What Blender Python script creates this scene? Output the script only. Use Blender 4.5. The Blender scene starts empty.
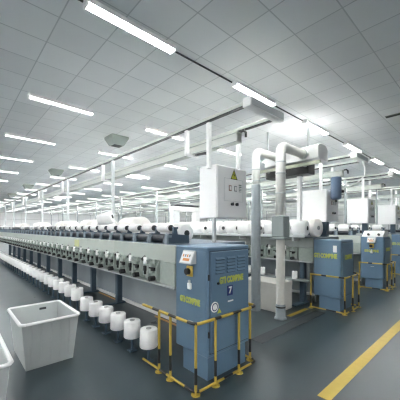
import bpy, math, random
from mathutils import Vector, Matrix
random.seed(7)
S = bpy.context.scene
COL = S.collection
PI = math.pi
R = math.radians

# ------------------------------------------------------------------ materials
def nodes_of(name):
    m = bpy.data.materials.new(name); m.use_nodes = True
    nt = m.node_tree
    return m, nt, nt.nodes['Principled BSDF']

def mat(name, col, rough=0.5, metal=0.0, var=0.0, scale=8.0, bump=0.0, bscale=60.0, spec=0.5):
    m, nt, b = nodes_of(name)
    b.inputs['Base Color'].default_value = (*col, 1)
    b.inputs['Roughness'].default_value = rough
    b.inputs['Metallic'].default_value = metal
    b.inputs['Specular IOR Level'].default_value = spec
    if var or bump:
        tc = nt.nodes.new('ShaderNodeTexCoord')
    if var:
        n = nt.nodes.new('ShaderNodeTexNoise'); n.inputs['Scale'].default_value = scale; n.inputs['Detail'].default_value = 4
        nt.links.new(tc.outputs['Object'], n.inputs['Vector'])
        mx = nt.nodes.new('ShaderNodeMix'); mx.data_type = 'RGBA'
        mx.inputs[6].default_value = (*[c*(1-var) for c in col], 1)
        mx.inputs[7].default_value = (*[min(1, c*(1+var)) for c in col], 1)
        nt.links.new(n.outputs['Fac'], mx.inputs[0]); nt.links.new(mx.outputs[2], b.inputs['Base Color'])
    if bump:
        n2 = nt.nodes.new('ShaderNodeTexNoise'); n2.inputs['Scale'].default_value = bscale
        nt.links.new(tc.outputs['Object'], n2.inputs['Vector'])
        bp = nt.nodes.new('ShaderNodeBump'); bp.inputs['Strength'].default_value = bump; bp.inputs['Distance'].default_value = 0.01
        nt.links.new(n2.outputs['Fac'], bp.inputs['Height']); nt.links.new(bp.outputs[0], b.inputs['Normal'])
    return m

def emit(name, col, strength):
    m, nt, b = nodes_of(name)
    b.inputs['Base Color'].default_value = (0.9, 0.9, 0.9, 1)
    b.inputs['Emission Color'].default_value = (*col, 1)
    b.inputs['Emission Strength'].default_value = strength
    return m

def floor_mat():
    m, nt, b = nodes_of('slate epoxy floor')
    tc = nt.nodes.new('ShaderNodeTexCoord')
    n = nt.nodes.new('ShaderNodeTexNoise'); n.inputs['Scale'].default_value = 0.9; n.inputs['Detail'].default_value = 5
    nt.links.new(tc.outputs['Object'], n.inputs['Vector'])
    r = nt.nodes.new('ShaderNodeValToRGB')
    r.color_ramp.elements[0].position = 0.25; r.color_ramp.elements[0].color = (0.026, 0.041, 0.048, 1)
    r.color_ramp.elements[1].position = 0.8; r.color_ramp.elements[1].color = (0.038, 0.056, 0.064, 1)
    nt.links.new(n.outputs['Fac'], r.inputs[0]); nt.links.new(r.outputs[0], b.inputs['Base Color'])
    mr = nt.nodes.new('ShaderNodeMapRange'); mr.inputs['To Min'].default_value = 0.24; mr.inputs['To Max'].default_value = 0.36
    nt.links.new(n.outputs['Fac'], mr.inputs['Value']); nt.links.new(mr.outputs[0], b.inputs['Roughness'])
    return m

def grid_mat(name, col, line, pitch, off, width, rough=0.6, axes=(0, 1)):
    """flat panels separated by thin joints"""
    m, nt, b = nodes_of(name)
    b.inputs['Roughness'].default_value = rough
    tc = nt.nodes.new('ShaderNodeTexCoord'); sp = nt.nodes.new('ShaderNodeSeparateXYZ')
    nt.links.new(tc.outputs['Object'], sp.inputs[0])
    fs, cells = [], []
    for ax, p, o in zip(axes, pitch, off):
        a = nt.nodes.new('ShaderNodeMath'); a.operation = 'SUBTRACT'; a.inputs[1].default_value = o
        nt.links.new(sp.outputs[ax], a.inputs[0])
        d = nt.nodes.new('ShaderNodeMath'); d.operation = 'DIVIDE'; d.inputs[1].default_value = p
        nt.links.new(a.outputs[0], d.inputs[0])
        fl = nt.nodes.new('ShaderNodeMath'); fl.operation = 'FLOOR'; nt.links.new(d.outputs[0], fl.inputs[0]); cells.append(fl)
        fr = nt.nodes.new('ShaderNodeMath'); fr.operation = 'PINGPONG'; fr.inputs[1].default_value = 0.5
        nt.links.new(d.outputs[0], fr.inputs[0])
        lt = nt.nodes.new('ShaderNodeMath'); lt.operation = 'LESS_THAN'; lt.inputs[1].default_value = width/p/2
        nt.links.new(fr.outputs[0], lt.inputs[0]); fs.append(lt)
    mxm = nt.nodes.new('ShaderNodeMath'); mxm.operation = 'MAXIMUM'
    nt.links.new(fs[0].outputs[0], mxm.inputs[0]); nt.links.new(fs[1].outputs[0], mxm.inputs[1])
    cb = nt.nodes.new('ShaderNodeCombineXYZ')
    nt.links.new(cells[0].outputs[0], cb.inputs[0]); nt.links.new(cells[1].outputs[0], cb.inputs[1])
    wn = nt.nodes.new('ShaderNodeTexWhiteNoise'); nt.links.new(cb.outputs[0], wn.inputs['Vector'])
    pan = nt.nodes.new('ShaderNodeMix'); pan.data_type = 'RGBA'
    pan.inputs[6].default_value = (*[c*0.95 for c in col], 1); pan.inputs[7].default_value = (*[c*1.04 for c in col], 1)
    nt.links.new(wn.outputs['Value'], pan.inputs[0])
    mx = nt.nodes.new('ShaderNodeMix'); mx.data_type = 'RGBA'
    nt.links.new(pan.outputs[2], mx.inputs[6]); mx.inputs[7].default_value = (*line, 1)
    nt.links.new(mxm.outputs[0], mx.inputs[0]); nt.links.new(mx.outputs[2], b.inputs['Base Color'])
    return m

M = dict(
    floor=floor_mat(),
    ceiling=grid_mat('ceiling tiles', (0.80, 0.815, 0.825), (0.54, 0.56, 0.575), (0.5, 0.5), (0.34, 0.04), 0.013),
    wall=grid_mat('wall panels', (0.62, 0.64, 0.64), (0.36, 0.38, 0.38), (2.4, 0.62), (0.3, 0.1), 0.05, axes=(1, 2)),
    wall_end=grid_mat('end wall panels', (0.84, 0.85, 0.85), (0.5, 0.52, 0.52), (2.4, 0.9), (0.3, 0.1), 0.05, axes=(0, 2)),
    blue=mat('blue grey cabinet paint', (0.118, 0.200, 0.290), 0.42, var=0.06, scale=3),
    blue_dark=mat('dark blue cabinet seam', (0.045, 0.075, 0.11), 0.5),
    slate=mat('slate blue leg paint', (0.060, 0.098, 0.135), 0.45, var=0.1),
    head=mat('dark slate winding head', (0.062, 0.095, 0.13), 0.4, var=0.1),
    roller=mat('dark rubber roller', (0.02, 0.025, 0.035), 0.3),
    panel=mat('grey green panel paint', (0.42, 0.46, 0.43), 0.45, var=0.05, scale=2),
    unit=mat('grey green unit casting', (0.33, 0.38, 0.35), 0.5, var=0.12, scale=20),
    steel=mat('brushed base panel', (0.42, 0.47, 0.50), 0.25, 0.15, var=0.12, scale=2.5),
    grey=mat('light grey paint', (0.52, 0.55, 0.56), 0.45),
    midgrey=mat('mid grey paint', (0.25, 0.29, 0.29), 0.5),
    rail=mat('pale rail paint', (0.52, 0.55, 0.52), 0.45),
    white=mat('white paint', (0.88, 0.885, 0.885), 0.4),
    pipe=mat('white plastic pipe', (0.80, 0.80, 0.77), 0.38, var=0.03),
    sleeve=mat('grey pipe sleeve', (0.23, 0.265, 0.285), 0.45, var=0.06),
    black=mat('black plastic', (0.012, 0.013, 0.015), 0.4),
    yarn=mat('white yarn', (0.90, 0.90, 0.90), 0.8, bump=0.25, bscale=90),
    yarn_warm=mat('off white yarn', (0.90, 0.87, 0.84), 0.8, bump=0.25, bscale=90),
    core=mat('dark tube core', (0.035, 0.04, 0.045), 0.5),
    paper=mat('grey paper core', (0.30, 0.31, 0.31), 0.7),
    crate=mat('translucent white crate plastic', (0.44, 0.47, 0.47), 0.4, var=0.04),
    carton=mat('pale carton board', (0.62, 0.61, 0.57), 0.7, var=0.06),
    yellow=mat('yellow rail paint', (0.52, 0.37, 0.06), 0.4),
    line=mat('yellow floor paint', (0.50, 0.36, 0.05), 0.45, var=0.12, scale=12),
    letters=mat('yellow green lettering', (0.46, 0.50, 0.10), 0.5),
    label_blue=mat('dark blue label', (0.015, 0.03, 0.16), 0.4),
    orange=mat('orange print', (0.72, 0.30, 0.10), 0.5),
    red=mat('brown red print', (0.26, 0.13, 0.10), 0.5),
    switch=mat('yellow switch plate', (0.62, 0.45, 0.10), 0.4),
    bracket=mat('blue grey bracket', (0.20, 0.25, 0.29), 0.45),
    fascia=mat('dark olive grey fascia', (0.27, 0.30, 0.29), 0.5, var=0.08, scale=2),  # darker olive grey than the panel paint, for the second machine
    olive=mat('pale olive paint', (0.40, 0.43, 0.33), 0.5),
    faded=mat('faded yellow green sticker', (0.50, 0.52, 0.27), 0.6),
    tank=mat('deep blue tank paint', (0.075, 0.12, 0.19), 0.4),
    warn=mat('warning yellow', (0.55, 0.58, 0.06), 0.5),
    trench=mat('dark trench cover', (0.02, 0.026, 0.03), 0.5),
    wood=mat('orange lath', (0.52, 0.30, 0.13), 0.6),
    vent=mat('grey green vent', (0.30, 0.34, 0.31), 0.6),
    vent_dark=mat('dark vent slot', (0.03, 0.04, 0.04), 0.7),
    tube=emit('lit tube', (1.0, 0.995, 0.98), 17.0),
    tube_low=emit('lit low tube', (1.0, 0.995, 0.98), 17.0),
)

# ------------------------------------------------------------------ mesh builder
class MB:
    def __init__(s): s.v = []; s.f = []; s.m = []; s.sm = []
    def add(s, vs, fs, m=0, smooth=False, T=None):
        o = len(s.v)
        s.v += [tuple(T @ Vector(p)) if T else tuple(p) for p in vs]
        for f in fs: s.f.append(tuple(i+o for i in f)); s.m.append(m); s.sm.append(smooth)
        return s
    def box(s, x0, x1, y0, y1, z0, z1, m=0, c=0.0, T=None):
        if c <= 0:
            vs = [(x0,y0,z0),(x1,y0,z0),(x1,y1,z0),(x0,y1,z0),(x0,y0,z1),(x1,y0,z1),(x1,y1,z1),(x0,y1,z1)]
            fs = [(0,3,2,1),(4,5,6,7),(0,1,5,4),(1,2,6,5),(2,3,7,6),(3,0,4,7)]
            return s.add(vs, fs, m, False, T)
        c = min(c, (x1-x0)/2.01, (y1-y0)/2.01, (z1-z0)/2.01)
        X, Y, Z = (x0, x1), (y0, y1), (z0, z1)
        vs, idx = [], {}
        for i in (0,1):
            for j in (0,1):
                for k in (0,1):
                    sx, sy, sz = (c if i == 0 else -c), (c if j == 0 else -c), (c if k == 0 else -c)
                    for a, p in enumerate(((X[i], Y[j]+sy, Z[k]+sz), (X[i]+sx, Y[j], Z[k]+sz), (X[i]+sx, Y[j]+sy, Z[k]))):
                        idx[(i,j,k,a)] = len(vs); vs.append(p)
        g = lambda i,j,k,a: idx[(i,j,k,a)]
        fs = [(g(0,0,0,0),g(0,0,1,0),g(0,1,1,0),g(0,1,0,0)), (g(1,0,0,0),g(1,1,0,0),g(1,1,1,0),g(1,0,1,0)),
              (g(0,0,0,1),g(1,0,0,1),g(1,0,1,1),g(0,0,1,1)), (g(0,1,0,1),g(0,1,1,1),g(1,1,1,1),g(1,1,0,1)),
              (g(0,0,0,2),g(0,1,0,2),g(1,1,0,2),g(1,0,0,2)), (g(0,0,1,2),g(1,0,1,2),g(1,1,1,2),g(0,1,1,2))]
        for j in (0,1):
            for k in (0,1): fs.append((g(0,j,k,1),g(1,j,k,1),g(1,j,k,2),g(0,j,k,2)))
        for i in (0,1):
            for k in (0,1): fs.append((g(i,0,k,0),g(i,1,k,0),g(i,1,k,2),g(i,0,k,2)))
        for i in (0,1):
            for j in (0,1): fs.append((g(i,j,0,0),g(i,j,1,0),g(i,j,1,1),g(i,j,0,1)))
        for i in (0,1):
            for j in (0,1):
                for k in (0,1): fs.append((g(i,j,k,0),g(i,j,k,1),g(i,j,k,2)))
        return s.add(vs, fs, m, False, T)
    def lathe(s, prof, p0=(0,0,0), axis=(0,0,1), n=20, m=0, cap=True):
        a = Vector(axis).normalized(); u = a.orthogonal().normalized(); w = a.cross(u); p0 = Vector(p0)
        vs, fs = [], []
        for r, h in prof:
            for i in range(n):
                t = 2*PI*i/n
                vs.append(p0 + a*h + (u*math.cos(t) + w*math.sin(t))*r)
        for k in range(len(prof)-1):
            for i in range(n):
                j = (i+1) % n
                fs.append((k*n+i, k*n+j, (k+1)*n+j, (k+1)*n+i))
        s.add(vs, fs, m, True)
        if cap:
            s.add(vs[:n], [tuple(reversed(range(n)))], m); s.add(vs[-n:], [tuple(range(n))], m)
        return s
    def cyl(s, p0, p1, r, n=14, m=0, r1=None):
        d = Vector(p1)-Vector(p0)
        return s.lathe([(r, 0), (r if r1 is None else r1, d.length)], p0, d, n, m)
    def tube(s, path, r, n=10, m=0, ms=None):
        P = [Vector(p) for p in path]; vs = []; up = None
        for i, p in enumerate(P):
            t = (P[min(i+1, len(P)-1)] - P[max(i-1, 0)]).normalized()
            if up is None: up = t.orthogonal().normalized()
            up = (up - t*up.dot(t)).normalized(); w = t.cross(up)
            for k in range(n):
                a = 2*PI*k/n; vs.append(p + (up*math.cos(a)+w*math.sin(a))*r)
        for i in range(len(P)-1):
            fs = [(i*n+k, i*n+(k+1) % n, (i+1)*n+(k+1) % n, (i+1)*n+k) for k in range(n)]
            o = len(s.v)
            if i == 0: s.v += [tuple(v) for v in vs]; s.base = o
            for f in fs: s.f.append(tuple(q+s.base for q in f)); s.m.append(ms[i] if ms else m); s.sm.append(True)
        for ring, e in ((0, 0), (len(P)-1, -1)):
            s.f.append(tuple(s.base+ring*n+k for k in range(n))); s.m.append(ms[e] if ms else m); s.sm.append(False)
        return s
    def prism(s, pts, d, m=0):
        """pts: loop of 3-D points, d: extrusion vector"""
        n = len(pts); d = Vector(d); vs = [Vector(p) for p in pts] + [Vector(p)+d for p in pts]
        fs = [tuple(reversed(range(n))), tuple(range(n, 2*n))] + [(i, (i+1) % n, n+(i+1) % n, n+i) for i in range(n)]
        return s.add(vs, fs, m)
    def mesh(s, name, mats):
        me = bpy.data.meshes.new(name); me.from_pydata(s.v, [], s.f)
        for x in (mats if isinstance(mats, (list, tuple)) else [mats]): me.materials.append(M[x])
        me.polygons.foreach_set('material_index', s.m); me.polygons.foreach_set('use_smooth', s.sm)
        import bmesh
        b = bmesh.new(); b.from_mesh(me); bmesh.ops.recalc_face_normals(b, faces=b.faces); b.to_mesh(me); b.free()
        me.update(); return me
    def build(s, name, mats, parent=None, loc=(0,0,0), rot=(0,0,0), label=None):
        return put(name, s.mesh(name, mats), parent, loc, rot, label)

def put(name, me, parent=None, loc=(0,0,0), rot=(0,0,0), label=None):
    o = bpy.data.objects.new(name, me); COL.objects.link(o)
    o.location = loc; o.rotation_euler = rot
    if parent: o.parent = parent
    if label: o['label'] = label
    return o
def tag(o, label, cat, group=None, kind=None):
    if label: o['label'] = label
    if cat: o['category'] = cat
    if group: o['group'] = group
    if kind: o['kind'] = kind
    return o
def thing(name, label, cat, loc=(0,0,0), rotz=0, group=None):
    return tag(put(name, None, None, loc, (0,0,rotz)), label, cat, group)
def struct(name, mb, mats):
    o = mb.build(name, mats); o['kind'] = 'structure'; return o
def copy_tree(o, parent=None):
    c = o.copy(); COL.objects.link(c)
    if parent: c.parent = parent
    for ch in list(o.children): copy_tree(ch, c)
    return c
ONES = ['', 'first', 'second', 'third', 'fourth', 'fifth', 'sixth', 'seventh', 'eighth', 'ninth', 'tenth', 'eleventh', 'twelfth',
        'thirteenth', 'fourteenth', 'fifteenth', 'sixteenth', 'seventeenth', 'eighteenth', 'nineteenth']
TENS = {2: ('twentieth', 'twenty'), 3: ('thirtieth', 'thirty'), 4: ('fortieth', 'forty'), 5: ('fiftieth', 'fifty')}
def ordw(n):
    if n < 20: return ONES[n]
    t, u = divmod(n, 10)
    return TENS[t][0] if u == 0 else TENS[t][1] + '-' + ONES[u]

def text_mesh(txt, size, bold=0.0, depth=0.002, squash=1.0):
    cu = bpy.data.curves.new('lettering', 'FONT'); cu.body = txt; cu.size = size; cu.extrude = depth; cu.offset = bold
    cu.align_x = 'CENTER'; cu.align_y = 'CENTER'
    o = bpy.data.objects.new('lettering', cu); COL.objects.link(o)
    bpy.context.view_layer.update()
    me = bpy.data.meshes.new_from_object(o.evaluated_get(bpy.context.evaluated_depsgraph_get()))
    bpy.data.objects.remove(o); bpy.data.curves.remove(cu)
    if squash != 1.0:
        for v in me.vertices: v.co.x *= squash
    return me
def lettering(txt, size, material, parent, loc, rot, bold=0.0, squash=1.0, name='lettering', label=None):
    me = text_mesh(txt, size, bold, squash=squash); me.materials.clear(); me.materials.append(M[material])
    return put(name, me, parent, loc, rot, label)
FACE_Y = (R(90), 0, 0)            # text readable on a face that looks towards -Y
FACE_X = (R(90), 0, R(-90))       # text readable on a face that looks towards -X

# ------------------------------------------------------------------ setting
CZ = 3.75
XW, YW = 22.0, 45.0
XA, YA = -8.0, -9.0
struct('floor', MB().box(XA-.2, XW+.2, YA-.2, YW+.2, -0.12, 0), 'floor')
struct('ceiling', MB().box(XA-.2, XW+.2, YA-.2, YW+.2, CZ, CZ+.12), 'ceiling')
struct('wall_right', MB().box(XW, XW+.2, YA, YW, 0, CZ), 'wall')
struct('wall_far', MB().box(XA, XW, YW, YW+.2, 0, CZ), 'wall_end')
struct('wall_left', MB().box(XA-.2, XA, YA, YW, 0, CZ), 'wall')
struct('wall_near', MB().box(XA, XW, YA-.2, YA, 0, CZ), 'wall_end')
# painted lines and the trench cover on the floor
struct('trim_1', MB().box(2.6, 21.5, 1.06, 1.18, 0, 0.003), 'line')
struct('trim_2', MB().box(4.55, 5.25, 2.55, 2.63, 0, 0.003), 'line')
struct('trim_3', MB().box(3.2, 5.25, 2.22, 2.42, 0, 0.004), 'trench')

# ------------------------------------------------------------------ ceiling lamps
LZ = CZ - 0.001
hm = MB().box(-.50, .50, -.05, .05, -.04, 0, 0, .006)
hm.box(-.52, -.495, -.055, .055, -.078, 0, 0, .006); hm.box(.495, .52, -.055, .055, -.078, 0, 0, .006)
for sy in (-1, 1):                                       # side lips added to the housing to keep tube light off the ceiling
    hm.prism([(-.495, sy*.05, -.012), (-.495, sy*.056, -.058), (-.495, sy*.052, -.060), (-.495, sy*.044, -.036)], (.99, 0, 0))
hm = hm.mesh('ceiling_lamp', 'white')
tm = MB().box(-.494, .494, -.034, .034, -.070, -.0405, 0, .012).mesh('tube', 'tube')
LX = [1.46 + 2.13*i for i in range(9)]
LY = [2.62 + 2.46*j for j in range(17)]
for j, y in enumerate(LY):
    for i, x in enumerate(LX):
        o = put('ceiling_lamp', hm, None, (x, y, LZ))
        put('tube', tm, o)
        tag(o, f'lit tube lamp, {ordw(i+1)} from left in the {ordw(j+1)} ceiling row from the aisle',
            'lamp', 'tube lamps on the ceiling')
for j in range(3):                                           # unseen lamps added behind the camera to light the faces towards it
    for i in range(-3, 1):
        o = put('ceiling_lamp', hm, None, (1.46+2.13*i, -2.3-2.46*j, LZ)); put('tube', tm, o)
        tag(o, f'unseen fill tube lamp added behind the camera, {ordw(i+4)} in the {ordw(j+1)} row there', 'lamp', 'tube lamps on the ceiling')
for j in range(7):  # fill lamps added out of view on the left, for the machine sides
    for i in range(3):
        o = put('ceiling_lamp', hm, None, (-2.8-2.13*i, 2.62+2.46*j, LZ)); put('tube', tm, o)
        tag(o, f'unseen fill tube lamp added left of the camera, {ordw(i+1)} outward in the {ordw(j+1)} row there', 'lamp', 'tube lamps on the ceiling')
c = MB()
c.tube([(-2.9, 2.66, CZ-.012), (XW, 2.66, CZ-.012)], .011, 8)
tag(c.build('conduit', 'core'), 'thin dark conduit on the ceiling linking the nearest row of tube lamps', 'conduit')

def low_lamp(x, y, lab):
    t = thing('suspended_lamp', lab, 'lamp', (x, y, 3.28), 0, 'lamps hung low in the aisle')
    MB().box(-.38, .38, -.12, .12, 0, .05, 0, .01).build('lamp_housing', 'white', t)
    for dy in (-.06, .06):
        MB().box(-.36, .36, dy-.035, dy+.035, -.05, -.001, 0, .015).build('tube', 'tube_low', t)
    for dx in (-.3, .3):
        MB().cyl((dx, 0, .05), (dx, 0, CZ-3.28), .008, 8).build('hanger', 'white', t)
low_lamp(4.4, 8.0, 'bright double tube lamp hung low above the aisle, nearer one')
low_lamp(4.4, 16.2, 'bright double tube lamp hung low above the aisle, farther one')

# ceiling vents
def vent(x, y, lab):
    t = thing('ceiling_vent', lab, 'vent', (x, y, CZ), 0, 'square vents in the ceiling')
    b = MB(); o, i_ = .21, .13
    top = [(-o, -o, 0), (o, -o, 0), (o, o, 0), (-o, o, 0)]; mid = [(p[0], p[1], -.04) for p in top]
    low = [(-i_, -i_, -.20), (i_, -i_, -.20), (i_, i_, -.20), (-i_, i_, -.20)]
    b.add(top+mid+low, [(3, 2, 1, 0), (8, 9, 10, 11)] + [(k*4+q, k*4+(q+1) % 4, k*4+4+(q+1) % 4, k*4+4+q) for k in (0, 1) for q in range(4)])
    b.build('hood', 'vent', t)
    MB().box(-.10, .10, -.10, .10, -.206, -.2005).build('slot', 'vent_dark', t)
for n, y in (('nearest', 6.15), ('second', 11.1), ('third', 15.9), ('farthest', 20.7)):
    vent(2.95, y, f'{n} of the square grey green vents in the ceiling above the nearest machine')
t = thing('slot_diffuser', 'long dark air slot in the ceiling at the right edge', 'vent', (6.25, 1.05, CZ))
MB().box(-.05, .05, -.45, .45, -.012, 0, 0, .003).build('frame', 'vent', t)
MB().box(-.042, .042, -.44, .44, -.016, -.0125).build('slot', 'vent_dark', t)

# ------------------------------------------------------------------ machines
P = 0.40                                    # pitch of the winding positions
Y0 = 2.57                                   # end of every machine, behind its cabinet
X0S = [1.965, 5.48, 8.29, 11.44, 14.60, 17.75]
MW = 1.335
NAMES = ['nearest', 'second', 'third', 'fourth', 'fifth', 'farthest']

def head_mesh():
    b = MB()
    b.prism([(.04, .01, 1.401), (.42, .01, 1.401), (.42, .01, 1.50), (.10, .01, 1.53), (.07, .01, 1.50)], (0, .075, 0))   # cheek with the spindle arm
    b.box(.20, .42, .085, .40, 1.401, 1.425, 0, .006)
    b.box(.34, .40, .085, .40, 1.425, 1.50, 0, .008)
    b.prism([(.16, .02, 1.515), (.24, .02, 1.505), (.22, .02, 1.61), (.18, .02, 1.61)], (0, .03, 0))
    b.cyl((.20, -.02, 1.60), (.20, .085, 1.60), .014, 10)
    return b.mesh('winding_head', 'head')
def roller_mesh():
    b = MB(); b.cyl((.12, .11, 1.463), (.12, .385, 1.463), .050, 16)
    b.cyl((.12, .09, 1.463), (.12, .398, 1.463), .014, 8)
    return b.mesh('roller', 'roller')
def strut_mesh():
    b = MB(); b.prism([(.03, -.03, 1.36), (.03, .03, 1.36), (.03, .018, 1.52), (.03, -.018, 1.52)], (.03, 0, 0)); b.box(.0601, .12, -.012, .009, 1.48, 1.51, 0, .003)
    return b.mesh('bracket', 'bracket')
def unit_mesh():
    b = MB()
    b.prism([(-.02, .02, .93), (.06, .02, .90), (.06, .02, 1.19), (0, .02, 1.19), (-.045, .02, 1.10), (-.045, .02, .98)], (0, .012, 0))
    b.prism([(-.02, .20, .93), (.06, .20, .90), (.06, .20, 1.19), (0, .20, 1.19), (-.045, .20, 1.10), (-.045, .20, .98)], (0, .012, 0))
    b.box(-.005, .06, .03, .21, .935, 1.17, 0, .006)
    b.cyl((-.03, .09, 1.14), (-.03, .09, 1.20), .022, 10); b.cyl((-.03, .15, 1.02), (-.03, .15, 1.16), .03, 12)
    b.box(-.02, .05, .24, .385, .96, 1.13, 0, .01)
    b.prism([(-.03, .25, 1.16), (.02, .25, 1.19), (.02, .25, 1.21), (-.03, .25, 1.18)], (0, .10, 0))
    return b.mesh('tension_unit', 'unit')
def knob_meshes():
    out = []
    b = MB(); b.cyl((-.085, .115, .955), (-.01, .115, .955), .034, 12); out.append(('tension_knob', b.mesh('tension_knob', 'black')))
    b = MB(); b.cyl((-.06, .10, 1.07), (0, .10, 1.07), .022, 10); b.box(-.06, -.035, .05, .17, 1.08, 1.10); out.append(('guide_lever', b.mesh('guide_lever', 'black')))
    b = MB(); b.box(-.05, -.005, .285, .325, 1.03, 1.10, 0, .005); b.box(-.045, -.01, .295, .315, .985, 1.035, 0, .003); out.append(('latch', b.mesh('latch', 'black')))
    b = MB(); b.cyl((-.05, .35, 1.175), (.0, .35, 1.215), .022, 10); out.append(('eyelet', b.mesh('eyelet', 'black')))
    return out
def bob_mesh():
    b = MB(); b.cyl((-.03, .30, 1.13), (-.03, .30, 1.215), .026, 12); return b.mesh('guide_bobbin', 'white')
HEAD, ROLL, STRUT, UNIT, KNOBS, BOB = head_mesh(), roller_mesh(), strut_mesh(), unit_mesh(), knob_meshes(), bob_mesh()

def machine(k, n, detail):
    x0 = X0S[k]; L = n*P + .1
    lab = {0: 'long grey green winding machine running back from the nearest blue cabinet',
           1: 'second long winding machine, running back from the cabinet behind the two white ducts',
           2: 'third long winding machine, running back from the cabinet with the silver sloping top'}.get(
           k, f'{NAMES[k]} long winding machine counted from the left aisle, far in the background')
    t = thing('winding_machine', lab, 'machine', (x0, Y0, 0), 0, 'parallel winding machines')
    b = MB(); y = 0.0
    while y < L-.01:                                               # long fascia in sections with open joints
        y1 = min(y+1.6, L); b.box(0, .025, y+.002, y1-.002, 1.185, 1.395, 0, .006); y += 1.6
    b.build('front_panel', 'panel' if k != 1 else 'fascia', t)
    MB().box(.026, MW-.026, 0, L, 1.34, 1.40, 0, .01).build('deck', 'head', t)
    MB().box(.045, .14, 0, L, .90, 1.339).build('inner_panel', 'unit', t)
    MB().box(-.012, .044, 0, .31, .905, 1.184, 0, .006).build('end_cover', 'unit', t)
    MB().box(-.03, .06, 0, L, .885, .90).build('lower_rail', 'grey', t)
    MB().box(MW-.025, MW, 0, L, .92, 1.395, 0, .006).build('rear_panel', 'panel', t)
    MB().box(.90, .935, 0, L, .06, 1.339, 0, .004).build('base_panel', 'steel', t)
    MB().box(.86, .97, 0, L, 0, .059, 0, .01).build('kick_strip', 'white', t)
    MB().box(.141, MW-.03, 0, .03, .06, 1.339).build('end_plate', 'midgrey', t)
    y = 2.93
    q = MB().box(.665, .785, -.05, .05, .03, 1.339, 0, .008)
    q.box(.30, .855, -.06, .06, 0, .03, 0, .006)
    q = q.mesh('leg', 'slate')
    fy = [2.93+1.4*i for i in range(int((L-3)/1.4)+1)] if k == 0 else [.28+1.4*i for i in range(int((L-.4)/1.4)+1)]
    for yy in fy: put('leg', q, t, (0 if k == 0 else -.6, yy, 0))
    n -= 1
    nh = n if detail else min(n, 30)
    for i in range(nh):
        h = put('winding_head', HEAD, t, (0, .24+i*P, 0)); put('roller', ROLL, h); put('bracket', STRUT, h)
    if detail:
        nu = n if k == 0 else 18
        for i in range(nu):
            u = put('tension_unit', UNIT, t, (0, .32+i*P, 0)); [put(kn, km, u) for kn, km in KNOBS]; put('guide_bobbin', BOB, u)
    # low pegs that carry the feed packages
    return t

NU = [44, 44, 30, 24, 24, 24]
mach = [machine(k, NU[k], k < 2) for k in range(6)]
# yellow green sticker on the fascia of the nearest machine
MB().box(-.004, -.0005, 3.20, 3.48, 1.22, 1.36).build('sticker', 'faded', mach[0], label='faded yellow green sticker')

# ------------------------------------------------------------------ yarn packages
def pack_mesh(r, h, mats, taper=0.0, n=22):
    b = MB()
    b.lathe([(r*.35, 0.002), (r*.93, 0), (r, h*.05), (r*(1-taper), h*.95), (r*(1-taper)*.93, h), (r*.35, h-.002)], n=n, cap=True)
    return b.mesh('yarn_package', mats)
def core_mesh(r, h, mats, lip=.012, n=14):
    b = MB(); b.lathe([(r, -lip), (r, h+lip)], n=n); b.lathe([(r*.6, -lip-.004), (r*.6, h+lip+.004)], n=n)
    return b.mesh('core', mats)
PK_TOP, CO_TOP = pack_mesh(.060, .25, 'yarn'), core_mesh(.040, .25, 'core', .02)
PK_THIN = pack_mesh(.048, .25, 'paper')
PK_SHELF, CO_SHELF = pack_mesh(.15, .29, 'yarn'), core_mesh(.045, .29, 'core', .006)
PK_FLOOR, CO_FLOOR = pack_mesh(.108, .215, 'yarn', .04), core_mesh(.033, .215, 'paper', .006)
PK_BIG, CO_BIG = pack_mesh(.20, .30, 'yarn_warm'), core_mesh(.045, .30, 'paper')
PK_MID, CO_MID = pack_mesh(.125, .28, 'yarn'), core_mesh(.04, .28, 'core')
PK_LITTLE, CO_LITTLE = pack_mesh(.055, .16, 'yarn'), core_mesh(.018, .16, 'paper')
LIE = (R(90), 0, 0)
def package(pk, co, loc, rot, label, group):
    o = put('yarn_package', pk, None, loc, rot); put('core', co, o)
    return tag(o, label, 'yarn package', group)

# top row of the nearest machine: cylinders lying along the machine
for i in range(43):
    y = Y0 + .24 + i*P + .375
    full = i < 9 or random.random() < .35
    package(PK_TOP if full else PK_THIN, CO_TOP, (X0S[0]+.20, y, 1.60), LIE,
            f'small {"full" if full else "nearly empty"} package on the front spindles of the nearest machine, {ordw(i+1)} from its cabinet',
            'packages on the front spindles of the nearest machine')
# big full packages laid on the deck behind
big = [(2.55, 4.55, 0), (2.6, 4.95, 0), (2.6, 5.95, 0), (2.6, 6.55, 0), (2.55, 6.9, 0), (2.6, 8.3, 0), (2.6, 8.75, 0), (2.62, 9.2, 0),
       (2.6, 11.2, 0), (2.6, 11.7, 0), (2.6, 12.2, 0), (2.6, 14.6, 0), (2.6, 15.1, 0), (2.6, 15.6, 0), (2.6, 16.1, 0)]
for i, (x, y, _) in enumerate(big):
    package(PK_BIG, CO_BIG, (x-.03, y, 1.602), LIE,
            f'large off white package on the deck of the nearest machine, {ordw(i+1)} from its cabinet',
            'large packages on the deck of the nearest machine')
package(PK_MID, CO_MID, (2.22, 5.40, 1.74), (R(72), 0, R(47)),
        'white yarn package tilted across the others on the nearest machine', 'large packages on the deck of the nearest machine')
package(PK_MID, CO_MID, (2.36, 3.12, 1.53), LIE, 'white yarn package at the end of the deck beside the hanging electrical box',
        'large packages on the deck of the nearest machine')

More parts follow.
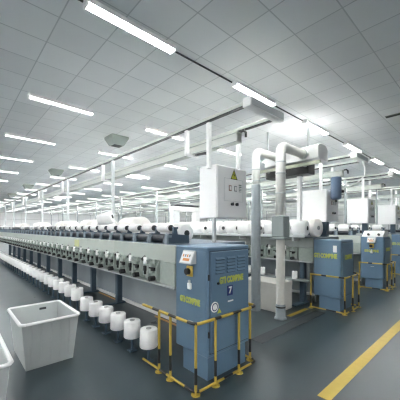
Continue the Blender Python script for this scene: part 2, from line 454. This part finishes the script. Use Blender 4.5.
# feed packages in front of the nearest machine, on pegs
peg = MB().box(-.05, .05, -.05, .05, 0, .02, 0, .005); peg.cyl((0, 0, .02), (0, 0, .18), .018, 10)
peg = peg.mesh('package_peg', 'slate')
peg_hi = MB().box(-.05, .05, -.05, .05, 0, .02, 0, .005); peg_hi.cyl((0, 0, .02), (0, 0, .255), .018, 10)
peg_hi = peg_hi.mesh('package_peg', 'slate')
xf = 1.77
feed = [(xf, 2.84+.4*i, .185) for i in range(6)] + [(1.79, 5.36+.4*i, .26) for i in range(28)]
for i, (x, y, z) in enumerate(feed):
    lo = i < 6
    package(PK_FLOOR, CO_FLOOR, (x, y, z), (0, 0, random.uniform(0, 6)),
            (f'upright white package before the nearest machine, {ordw(i+1)} from the yellow guard rail' if lo else
             f'upright white package in the long row past the gap, {ordw(i-5)} from the gap'),
            'upright packages along the foot of the nearest machine')
    tag(put('package_peg', peg if lo else peg_hi, None, (x, y, 0)),
        f'small black floor peg under the {ordw(i+1)} upright package from the guard rail', 'peg', 'black pegs under the upright packages')
# second machine
for i in range(40):
    y = Y0 + .38 + i*.36
    package(PK_SHELF, CO_SHELF, (X0S[1]-.10+random.uniform(-.02, .02), y, 1.597), (R(90), 0, R(random.uniform(-30, 30))),
            f'package on the front shelf of the second machine, {ordw(i+1)} from its cabinet', 'packages on the second machine')
sh = MB().box(-.27, -.002, .04, 15.2, 1.425, 1.445, 0, .004).box(-.28, -.27, .04, 15.2, 1.41, 1.47, 0, .003)
for q in range(11): sh.box(-.25, -.002, .3+q*1.4, .33+q*1.4, 1.33, 1.4249)
sh.build('package_shelf', 'grey', mach[1])
for i in range(26):
    package(PK_BIG, CO_BIG, (X0S[1]+.56+random.uniform(-.05, .05), Y0+.42+i*.42, 1.602), (R(90), 0, R(random.uniform(-14, 14))),
            f'fat package on the deck of the second machine, {ordw(i+1)} from its cabinet', 'deck packages on the second machine')
for i in range(8):
    o = package(PK_LITTLE, CO_LITTLE, (X0S[1]-.08, Y0+.36+i*P, .53), (0, 0, 0),
            f'small upright bobbin at the foot of the second machine, {ordw(i+1)} from its cabinet', 'small bobbins at the second machine')
for kk, nn in ((2, 14), (3, 10)):
    for i in range(nn):
        package(PK_MID, CO_MID, (X0S[kk]+.20, Y0+.24+i*P+.38, 1.60), LIE,
                f'package on the near spindles of the {NAMES[kk]} machine, {ordw(i+1)} from its cabinet',
                f'packages on the {NAMES[kk]} machine')
# shelf of the second machine for the small bobbins
bs = MB().box(-.16, .10, .05, 4.0, .50, .528, 0, .004)
for q in range(4): bs.box(.02, .05, .1+q*1.2, .13+q*1.2, .528, .886)
bs.build('bobbin_shelf', 'midgrey', mach[1])

# ------------------------------------------------------------------ control cabinets
CW, CD, CH = 0.69, 0.535, 1.40
def cabinet(k, w, screen, number):
    CH = 1.40 if k == 0 else 1.365
    x0 = X0S[k]
    lab = {0: 'blue grey control cabinet with louvres and a number 7 label, nearest, at the centre front',
           1: 'blue control cabinet with a plain side and yellow green lettering, behind the white ducts',
           2: 'blue control cabinet with silver sloping top, third from the left',
           3: 'blue control cabinet cut off at the right edge'}.get(k, f'{NAMES[k]} blue control cabinet along the aisle, far right')
    t = thing('control_cabinet', lab, 'cabinet', (x0, 2.03, 0), 0, 'blue control cabinets')
    b = MB().box(0, w, 0, CD, .25, CH, 0, .012); b.box(.03, w-.03, .03, CD-.10, 0, .25, 0, .004)
    b.build('body', 'blue', t)
    # door on the aisle end
    MB().box(.035, w-.035, -.018, -.001, .30, CH-.05, 0, .006).build('door', 'blue', t)
    gm = MB()
    for a in (.028, w-.034): gm.box(a, a+.006, -.004, 0, .29, CH-.04)
    gm.box(.028, w-.028, -.004, 0, CH-.05, CH-.04); gm.box(.028, w-.028, -.004, 0, .287, .297)
    gm.build('door_seam', 'blue_dark', t)
    if k == 0:
        for c in range(3):
            lv = MB()
            for r in range(5):
                xa = .10+c*.175; z = 1.265-r*.036
                lv.prism([(xa, -.019, z), (xa, -.019, z+.024), (xa, -.034, z+.002), (xa, -.034, z)], (.135, 0, 0), 0)
                lv.box(xa, xa+.135, -.022, -.0185, z-.008, z-.001, 1)
            lv.build('louvre', ['blue', 'blue_dark'], t)
        lettering('GTI COMBINE', .092, 'letters', t, (.355, -.021, 1.035), FACE_Y, .0055, .68)
        MB().cyl((.135, -.03, 1.015), (.135, -.018, 1.015), .014, 12).build('lock', 'black', t)
        pl = MB().box(.28, .37, -.022, -.0185, .86, .97, 0, .003).build('number_label', 'label_blue', t, label='dark blue label with a white number 7')
        lettering('7', .10, 'white', pl, (.325, -.0235, .915), FACE_Y, .003, name='number')
        MB().box(.29, .38, -.021, -.0185, .79, .805).build('sticker', 'white', t, label='small white strip sticker')
        rs = MB().cyl((.085, -.0225, .775), (.085, -.0185, .775), .055, 24)
        rs.cyl((.085, -.0235, .775), (.085, -.0226, .775), .043, 24, 1); rs.cyl((.085, -.0245, .775), (.085, -.0236, .775), .032, 24)
        rs.build('round_sticker', ['white', 'label_blue'], t, label='round white and blue sticker')
        MB().prism([(.125, -.0215, .70), (.185, -.0215, .70), (.155, -.0215, .75)], (0, .003, 0)).build('triangle_sticker', 'warn', t, label='small yellow triangle sticker')
        for z in (.5, 1.09): MB().cyl((.006, -.012, z-.03), (.006, -.012, z+.03), .009, 10).build('hinge', 'black', t)
    else:
        lettering('COMBINE', .115, 'letters', t, (w/2, -.021, 1.03), FACE_Y, .007, .70)
    # side towards the machine alley (-X)
    MB().box(-.004, -.0005, .03, CD-.03, .29, CH-.05, 0, .0015).build('side_panel', 'blue', t)
    yc = CD*.5
    if screen:
        zt = 1.27
        s = MB().prism([(-.005, yc+.10, zt-.055), (-.085, yc+.10, zt-.055), (-.02, yc+.10, zt+.085), (-.005, yc+.10, zt+.085)], (0, -.20, 0))
        s = s.build('operator_panel', 'grey', t)
        nrm = Vector((-.14, 0, .065)).normalized()
        T = Matrix.Translation((-.0525, yc, zt+.015)) @ Matrix(((0, nrm[0]*0+.065/.1543, -.907, 0), (-1, 0, 0, 0), (0, .907, .4211, 0), (0, 0, 0, 1)))
        MB().box(-.088, .088, -.065, .065, .0005, .003, 0, 0, T).build('panel_face', 'white', s)
        d = MB(); d.box(-.05, .055, -.045, -.015, .0032, .0045, 0, 0, T)
        for q in range(4): d.box(-.07+q*.035, -.05+q*.035, .0, .03, .0032, .0045, 1 if q % 2 else 0, 0, T)
        d.build('panel_print', ['orange', 'midgrey'], s, label='orange and grey print')
        sw = MB().box(-.022, -.0045, yc-.05, yc+.05, 1.07, 1.185, 0, .006).build('main_switch', 'switch', t, label='yellow rotary switch plate with black knob')
        MB().cyl((-.055, yc+.012, 1.125), (-.0225, yc+.012, 1.125), .036, 16).build('switch_knob', 'black', sw)
        so = MB().box(-.03, -.0045, yc-.03, yc+.03, .93, 1.0, 0, .008); so.cyl((-.02, yc, 1.0), (-.02, yc, 1.03), .014, 10)
        so.build('socket', 'white', t)
        lettering('GTI COMBINE', .086, 'letters', t, (-.006, yc+.01, .80 if k == 0 else .99), FACE_X, .0055, .62)
        MB().box(-.006, -.0045, yc-.05, yc+.03, .575, .587).build('sticker', 'grey', t)
    else:
        lettering('GTI COMBINE', .115, 'letters', t, (-.006, yc+.03, 1.05), FACE_X, .007, .62)
        MB().box(-.007, -.0045, yc-.19, yc-.12, 1.13, 1.26, 0, .002).build('sticker', 'white', t, label='small white sticker')
    if k == 2:
        s = MB().prism([(.0, 0.02, CH+.001), (.50, 0.02, CH+.001), (.50, .02, CH+.16), (.22, .02, CH+.16)], (0, CD-.04, 0))
        s.build('sloping_top', 'white', t, label='silver sloping top')
        tr = MB()
        for q in range(2): tr.cyl((.06, .12+q*.24, CH+.05), (.02, .12+q*.24, CH+.07), .03, 12)
        tr.build('top_knob', 'black', t)
    return t
cabinet(0, CW, True, 7); cabinet(1, .62, False, 0); cabinet(2, .62, True, 0)
for k in (3, 4, 5): cabinet(k, .62, False, 0)

# ------------------------------------------------------------------ yellow and black guard rails
def arc(c, a0, a1, r, n=5):
    return [(c[0]+r*math.cos(a0+(a1-a0)*i/n), c[1]+r*math.sin(a0+(a1-a0)*i/n)) for i in range(n+1)]
def bands(path, z, step=.13):
    out = []
    for (a, b) in zip(path[:-1], path[1:]):
        d = math.dist(a, b); n = max(1, round(d/.045))
        for i in range(n): out.append((a[0]+(b[0]-a[0])*i/n, a[1]+(b[1]-a[1])*i/n, z))
    out.append((*path[-1], z)); ms = []; acc = 0
    for p, q in zip(out[:-1], out[1:]):
        ph = acc % (step*2.4); ms.append(0 if ph < step*1.55 else 1); acc += math.dist(p, q)
    return out, ms
def guard(k, x0, x1, yb, yf, ye, pts, H=.68, lab=''):
    t = thing('guard_rail', lab, 'guard rail', (x0, yf, 0), 0, 'yellow and black guard rails')
    w = x1-x0; r = .07
    path = [(0, yb-yf)] + arc((r, r), PI, 1.5*PI, r) + arc((w-r, r), 1.5*PI, 2*PI, r) + [(w, ye-yf)]
    p, ms = bands(path, H); MB().tube(p, .016, 10, 0, ms).build('top_rail', ['yellow', 'black'], t)
    p, ms = bands(path, .03, .2); MB().tube(p, .013, 8, 0, ms).build('bottom_rail', ['yellow', 'black'], t)
    for (x, y) in pts:
        b = MB().cyl((x-x0, y-yf, .26), (x-x0, y-yf, H), .0145, 10, 0); b.cyl((x-x0, y-yf, .10), (x-x0, y-yf, .26), .015, 10, 1)
        b.cyl((x-x0, y-yf, 0), (x-x0, y-yf, .10), .0145, 10, 0); b.cyl((x-x0, y-yf, 0), (x-x0, y-yf, .008), .045, 14, 0)
        b.build('post', ['yellow', 'black'], t)
guard(0, 1.73, 2.70, 2.90, 1.95, 2.30, [(1.73, 2.56), (1.73, 2.35), (1.75, 1.97), (2.0, 1.95), (2.37, 1.95), (2.70, 2.05)],
      lab='yellow and black guard rail around the nearest blue cabinet')
for k, lab in ((1, 'yellow and black guard rail around the blue cabinet behind the ducts'),
               (2, 'yellow and black guard rail around the silver topped cabinet'),
               (3, 'yellow and black guard rail around the cabinet at the right edge')):
    x = X0S[k]; guard(k, x-.12, x+.66, 2.58, 1.91, 2.45, [(x-.12, 2.56), (x-.10, 1.93), (x+.25, 1.91), (x+.64, 1.93), (x+.66, 2.4)], lab=lab)

# ------------------------------------------------------------------ overhead rails, cable channels, electrical boxes
RZ = 3.10
def overhead(k, L):
    x0 = X0S[k]
    t = thing('overhead_rail', f'pair of pale overhead rails joined by a white end bar above the {NAMES[k]} machine', 'overhead rail',
              (x0, 2.03, 0), 0, 'overhead rails above the machines')
    for dx, nm in ((.695, 'a'), (1.325, 'b')):
        b = MB().box(dx-.025, dx+.025, .06, L, RZ-.01, RZ+.03, 0, .005); b.box(dx-.016, dx+.016, .06, L, RZ-.035, RZ-.0101, 1)
        b.build('rail', ['rail', 'black'], t)
    b = MB().box(.64, 1.38, -.06, .06, RZ-.06, RZ+.055, 0, .008); b.box(.66, 1.36, -.068, -.0601, RZ-.045, RZ+.04, 1)
    b.build('end_bar', ['white', 'grey'], t)
    y = 3.67 if k == 0 else 1.17
    while y < L:
        MB().box(.655, .715, y-.03, y+.03, 1.402, RZ-.036, 0, .006).build('support_post', 'grey' if k == 0 else 'midgrey', t)
        y += 3.05
    return t
def channel(k, L):
    x0 = X0S[k]
    t = thing('cable_channel', f'white cable channel hung under the overhead rails of the {NAMES[k]} machine', 'cable channel',
              (x0+.84, 2.30, 0), 0, 'white cable channels above the machines')
    b = MB().box(-.05, .05, 0, L, 2.72, 2.728); b.box(-.05, -.042, 0, L, 2.728, 2.84); b.box(.042, .05, 0, L, 2.728, 2.84)
    b.box(-.06, .06, 0, L, 2.84, 2.855)
    b.build('trough', 'rail', t)
    b = MB().box(-.058, -.0505, .02, L, 2.832, 2.8395).box(-.058, -.0505, .02, L, 2.722, 2.73); b.build('edge', 'midgrey', t)
    y = .89
    while y < L:
        h = MB().box(-.175, -.12, y-.03, y+.03, 2.70, RZ-.036, 0, .004); h.box(-.175, .07, y-.03, y+.03, 2.69, 2.7195, 0, .004)
        h.build('hanger', 'white', t); y += 3.05
    e = MB().tube([(0.02, -.01, 2.86), (0.02, -.06, 2.86), (0.02, -.09, 2.83), (0.02, -.09, 2.77)], .016, 8); e.build('cable_end', 'black', t)
    return t
OL = [20, 24, 22, 22, 22, 22]
for k in range(6):
    overhead(k, OL[k]); channel(k, OL[k]-1)

def ebox(k):
    x0 = X0S[k]
    lab = {0: 'large white electrical box with yellow warning triangle hung above the nearest cabinet',
           1: 'white electrical box on a slate post above the cabinet behind the ducts',
           2: 'white electrical box above the silver topped cabinet'}.get(k, f'white electrical box above the {NAMES[k]} cabinet, far right')
    t = thing('electrical_box', lab, 'electrical box', (x0+(.715 if k == 0 else .685), 2.60, 1.74), 0, 'hanging electrical boxes')
    W, D, H = .65, (.34 if k == 0 else .56), .73
    MB().box(0, W, 0, D, 0, H, 0, .008).build('body', 'white', t)
    MB().box(.012, W-.012, -.016, -.0005, .012, H-.012, 0, .006).build('door', 'white', t)
    if k == 0:
        f = MB()
        for (a, b_, c, d) in ((.14, .145, .24, .56), (.545, .55, .24, .56), (.145, .545, .24, .244), (.145, .545, .556, .56)): f.box(a, b_, -.018, -.0161, c, d)
        f.build('inner_frame', 'grey', t)
    w = MB().prism([(.275, -.0165, .555), (.425, -.0165, .555), (.35, -.0165, .70)], (0, -.002, 0)).build('warning_sign', 'warn', t, label='yellow triangle warning sign')
    bl = MB().prism([(.355, -.0186, .66), (.33, -.0186, .615), (.35, -.0186, .615), (.342, -.0186, .58), (.372, -.0186, .628), (.352, -.0186, .628)], (0, -.001, 0))
    for p, q in (((.275, .555), (.425, .555)), ((.425, .555), (.35, .70)), ((.35, .70), (.275, .555))):
        d = Vector((q[0]-p[0], 0, q[1]-p[1])).normalized(); n_ = Vector((-d.z, 0, d.x))*.010
        a, b_ = Vector((p[0], -.0186, p[1])), Vector((q[0], -.0186, q[1]))
        bl.prism([a, b_, b_+n_, a+n_], (0, -.001, 0))
    bl.build('bolt_symbol', 'black', w)
    for i, xx in enumerate((.235, .35, .455)):
        mt = MB().box(xx, xx+.06, -.024, -.0165, .385, .465, 0, .004).build('meter', 'red' if i == 0 else 'midgrey', t)
        if i < 2: MB().box(xx+.012, xx+.048, -.0255, -.0241, .398, .452).build('meter_face', 'white', mt)
        else:
            fm = MB()
            for z in (.39, .413, .436): fm.box(xx+.004, xx+.056, -.0255, -.0241, z, z+.012)
            fm.build('meter_face', 'white', mt)
            MB().box(xx, xx+.06, -.02, -.0165, .475, .495).build('name_plate', 'midgrey', t)
    for xx in (.30, .40):
        kn = MB().cyl((xx, -.045, .20), (xx, -.0165, .20), .022, 14)
        kn.box(xx-.006, xx+.006, -.055, -.045, .178, .222); kn.build('knob', 'core', t)
    for (bx, rx) in ((.695-(.715 if k == 0 else .685), 0), (1.325-(.715 if k == 0 else .685), 0)):
        MB().box(bx-.025, bx+.025, .09, .15, H-.05, RZ-1.74-.046, 0, .004).build('hanger_bar', 'white', t)
    MB().box(-.02, W+.02, D+.001, D+.03, H-.05, H+.03, 0, .004).build('back_rail', 'grey', t)
    pm = 'grey' if k == 0 else 'slate'
    MB().box(*((.02, .07, .06, .11) if k == 0 else (.14, .28, .05, .19)), 1.402-1.74, -.001, 0, .006).build('support_post', pm, t)
    if k == 0:
        MB().tube([(.03, .18, H-.01), (.03, .18, .88), (.04, .24, .93), (.06, .42, .95), (.08, .50, .96)], .02, 8).build('cable', 'black', t)
    return t
for k in range(4): ebox(k)

# ------------------------------------------------------------------ suction ducts beside the second machine
def elbow(x, y, z0, zt, xe, r):
    rb = r*1.55; path = [(x, y, z0), (x, y, zt-rb)]
    for i in range(1, 9):
        a = PI - i*PI/2/8
        path.append((x+rb+rb*math.cos(a), y, zt-rb+rb*math.sin(a)))
    path.append((xe, y, zt)); return path
def duct(x, y, r, zt, xe, lab, second):
    t = thing('suction_duct', lab, 'duct', (x, y, 0), 0, 'white suction ducts')
    low = 2.42 if not second else 1.80
    b = MB().tube([(p[0]-x, p[1]-y, p[2]) for p in elbow(x, y, low, zt, xe, r)], r, 20); b.build('pipe', 'pipe', t)
    for z in ((2.72, 2.50) if not second else (2.75, 2.55, 2.2)):
        MB().lathe([(r+.003, z), (r+.008, z+.006), (r+.008, z+.016), (r+.003, z+.022)], n=20).build('pipe_joint', 'grey', t)
    MB().lathe([(r+.003, 0), (r+.012, .01), (r+.012, .06), (r+.003, .07)], (xe-x-.12, 0, zt), (1, 0, 0), 20).build('collar', 'grey', t)
    if not second:
        MB().lathe([(r+.01, 0), (r+.01, low+.02)], n=22).build('sleeve', 'sleeve', t)
    else:
        MB().box(-.11, .11, -.12, .12, 1.44, 1.81, 0, .015).build('junction_box', 'midgrey', t)
        MB().box(-.125, .125, -.135, .135, 1.40, 1.44, 0, .006).build('box_flange', 'midgrey', t)
        MB().lathe([(r*.88, .25), (r*.88, 1.40)], n=20).build('lower_pipe', 'carton', t)
        MB().lathe([(r*1.25, 0), (r*1.25, .02), (r*1.0, .03), (r*1.0, .24), (r*.93, .26)], n=20).build('foot_sleeve', 'sleeve', t)
        MB().lathe([(r*1.03, .20), (r*1.03, .225)], n=20).build('clamp', 'black', t)
duct(4.43, 3.22, .080, 3.10, 5.30, 'white suction duct with a grey lower sleeve, left of the pair', False)
duct(4.33, 2.62, .085, 3.05, 5.22, 'white suction duct with a grey box halfway, right of the pair', True)
t = thing('collector_hood', 'white box hood on the ceiling end of the two suction ducts', 'hood', (5.22, 2.35, 0))
h = MB().prism([(0, 0, 2.95), (.42, 0, 2.93), (.44, 0, 3.16), (.32, 0, 3.24), (.10, 0, 3.24), (0, 0, 3.19)], (0, 1.2, 0)); h.build('hood', 'white', t)
MB().box(.101, .40, .25, 1.25, 2.70, 2.925, 0, .01).build('filter_tray', 'black', t)
MB().box(-.12, -.075, -.08, 1.4, 2.81, 2.875, 0, .004).build('front_beam', 'olive', t, label='pale olive beam')
MB().box(-.07, .05, .25, .29, 2.82, 2.86).box(-.07, .05, 1.1, 1.14, 2.82, 2.86).build('beam_bracket', 'midgrey', t)
for (dx, dy) in ((.06, .22), (.06, 1.16)):
    MB().box(dx, dx+.035, dy, dy+.035, 3.19, CZ, 0, .003).build('hanger', 'grey', t)
MB().box(.26, .34, .5, .58, 1.402, 2.70, 0, .004).build('support_post', 'white', t)

t = thing('cross_duct', 'white duct with black hoses lying on it, crossing above the second machine in the background', 'duct', (5.50, 7.3, 1.40))
MB().box(0, 1.25, 0, .25, .78, .93, 0, .01).build('duct_body', 'white', t)
MB().box(.02, .28, .02, .23, .002, .779, 0, .01).build('support_post', 'grey', t)
MB().box(1.0, 1.2, .02, .23, .002, .779, 0, .01).build('support_post', 'white', t)
for q in range(3):
    MB().tube([(.05, .05+q*.07, .965), (.4, .05+q*.07, .965+.02*q), (.8, .04+q*.07, .98), (1.15, .05+q*.07, .965)], .032, 10).build('hose', 'core', t)
# blue tank hung from the cable channel of the second machine
t = thing('blue_tank', 'blue metal tank hung from the cable channel end of the second machine', 'tank', (6.27, 2.43, 2.22))
MB().lathe([(.07, 0), (.105, .02), (.11, .06), (.11, .46), (.10, .49), (.05, .50)], n=20).build('body', 'tank', t)
MB().cyl((.10, -.02, .20), (.24, -.06, .20), .035, 12).build('nozzle', 'black', t)
MB().cyl((0, 0, -.05), (0, 0, 0), .02, 10).build('drain', 'black', t)
MB().box(-.03, .03, -.03, .03, .495, .5, 0, .001).build('bracket', 'grey', t)
hs = MB().tube([(6.62, 2.02, 3.04), (6.66, 1.98, 2.9), (6.66, 1.98, 2.74), (6.6, 2.1, 2.6), (6.48, 2.25, 2.51), (6.37, 2.38, 2.47)], .016, 8)
tag(hs.build('hose', 'white'), 'thin white hose looping from the overhead end bar to the blue tank', 'hose')

# ------------------------------------------------------------------ crates, carton, lath
def crate(lab, loc):
    W, D, H, tp = .60, .83, .535, .05
    t = thing('plastic_crate', lab, 'crate', loc, 0, 'white plastic crates')
    b = MB()
    a = [(tp, tp), (W-tp, tp), (W-tp, D-tp), (tp, D-tp)]; o = [(0, 0), (W, 0), (W, D), (0, D)]; th = .012
    def ins(q, d): return [(q[0][0]+d, q[0][1]+d), (q[1][0]-d, q[1][1]+d), (q[2][0]-d, q[2][1]-d), (q[3][0]+d, q[3][1]-d)]
    oi, ai = ins(o, th), ins(a, th)
    vs = [(*p, 0.0) for p in a] + [(*p, H) for p in o] + [(*p, H) for p in oi] + [(*p, .02) for p in ai]
    fs = [(0, 3, 2, 1), (12, 13, 14, 15)]
    for i in range(4):
        j = (i+1) % 4
        fs += [(i, j, 4+j, 4+i), (4+i, 4+j, 8+j, 8+i), (8+i, 8+j, 12+j, 12+i)]
    b.add(vs, fs)
    b.build('tub', 'crate', t)
    r = MB(); c = .05
    path = [(-.012+c, -.012), (W+.012-c, -.012)] + arc((W+.012-c, c-.012), -PI/2, 0, c) + arc((W+.012-c, D+.012-c), 0, PI/2, c) + \
        arc((c-.012, D+.012-c), PI/2, PI, c) + arc((c-.012, c-.012), PI, 1.5*PI, c) + [(-.012+c, -.012)]
    r.tube([(x, y, H) for x, y in path], .017, 8); r.build('rim', 'white', t)
    for s_ in (0, 1):
        rb = MB()
        for i in range(5):
            if s_ == 0:
                x = .10+i*.10; rb.prism([(x-.006, tp*.9, .05), (x+.006, tp*.9, .05), (x+.006, -.002, H-.03), (x-.006, -.002, H-.03)], (0, -.012, 0))
            else:
                y = .12+i*.145; rb.prism([(W-tp*.9, y-.006, .05), (W-tp*.9, y+.006, .05), (W+.002, y+.006, H-.03), (W+.002, y-.006, H-.03)], (.012, 0, 0))
        rb.build('rib', 'crate', t)
    MB().box(W*.58, W*.72, D-.022, D-.011, H-.075, H-.045).build('handle_slot', 'core', t)
    return t
crate('white plastic crate in the left foreground with its open top in view', (.59, 3.52, 0))
crate('white plastic crate at the left edge, only a sliver of its rim in view', (-.24, 2.60, 0))

t = thing('carton_box', 'pale low box on the floor behind the two white ducts', 'box', (4.56, 2.81, 0))
MB().box(0, .51, 0, .85, 0, .54, 0, .01).build('body', 'carton', t)
MB().box(-.004, .514, -.004, .854, .46, .548, 0, .006).build('lid', 'carton', t)
for i, y in enumerate((3.1, 5.6)):
    tag(MB().box(2.74, 2.77, y, y+1.1, 0, .022, 0, .004).build('lath', 'wood'),
        ['orange lath under the nearest machine, close to the guard rail', 'orange lath under the nearest machine, farther back by a leg'][i], 'lath', 'orange laths under the machine')

# ------------------------------------------------------------------ camera, world, view
w = bpy.data.worlds.new('World'); S.world = w; w.use_nodes = True
w.node_tree.nodes['Background'].inputs[0].default_value = (0.8, 0.85, 0.9, 1); w.node_tree.nodes['Background'].inputs[1].default_value = 0.3
cam = bpy.data.cameras.new('Camera'); co = bpy.data.objects.new('Camera', cam); COL.objects.link(co)
cam.sensor_width = 36; cam.lens = 275/400*36; cam.shift_y = 28/400; cam.clip_start = .05; cam.clip_end = 200
co.location = (0, 0, 1.6); co.rotation_euler = (R(90), 0, R(47.5-90))
S.camera = co
S.cycles.sample_clamp_direct = 0.6; S.cycles.filter_width = 1.3
S.cycles.max_bounces = 16; S.cycles.diffuse_bounces = 10; S.cycles.glossy_bounces = 6
vs = S.view_settings
vs.view_transform = 'Standard'; vs.look = 'None'; vs.gamma = 1; vs.use_curve_mapping = False; vs.exposure = 3.22
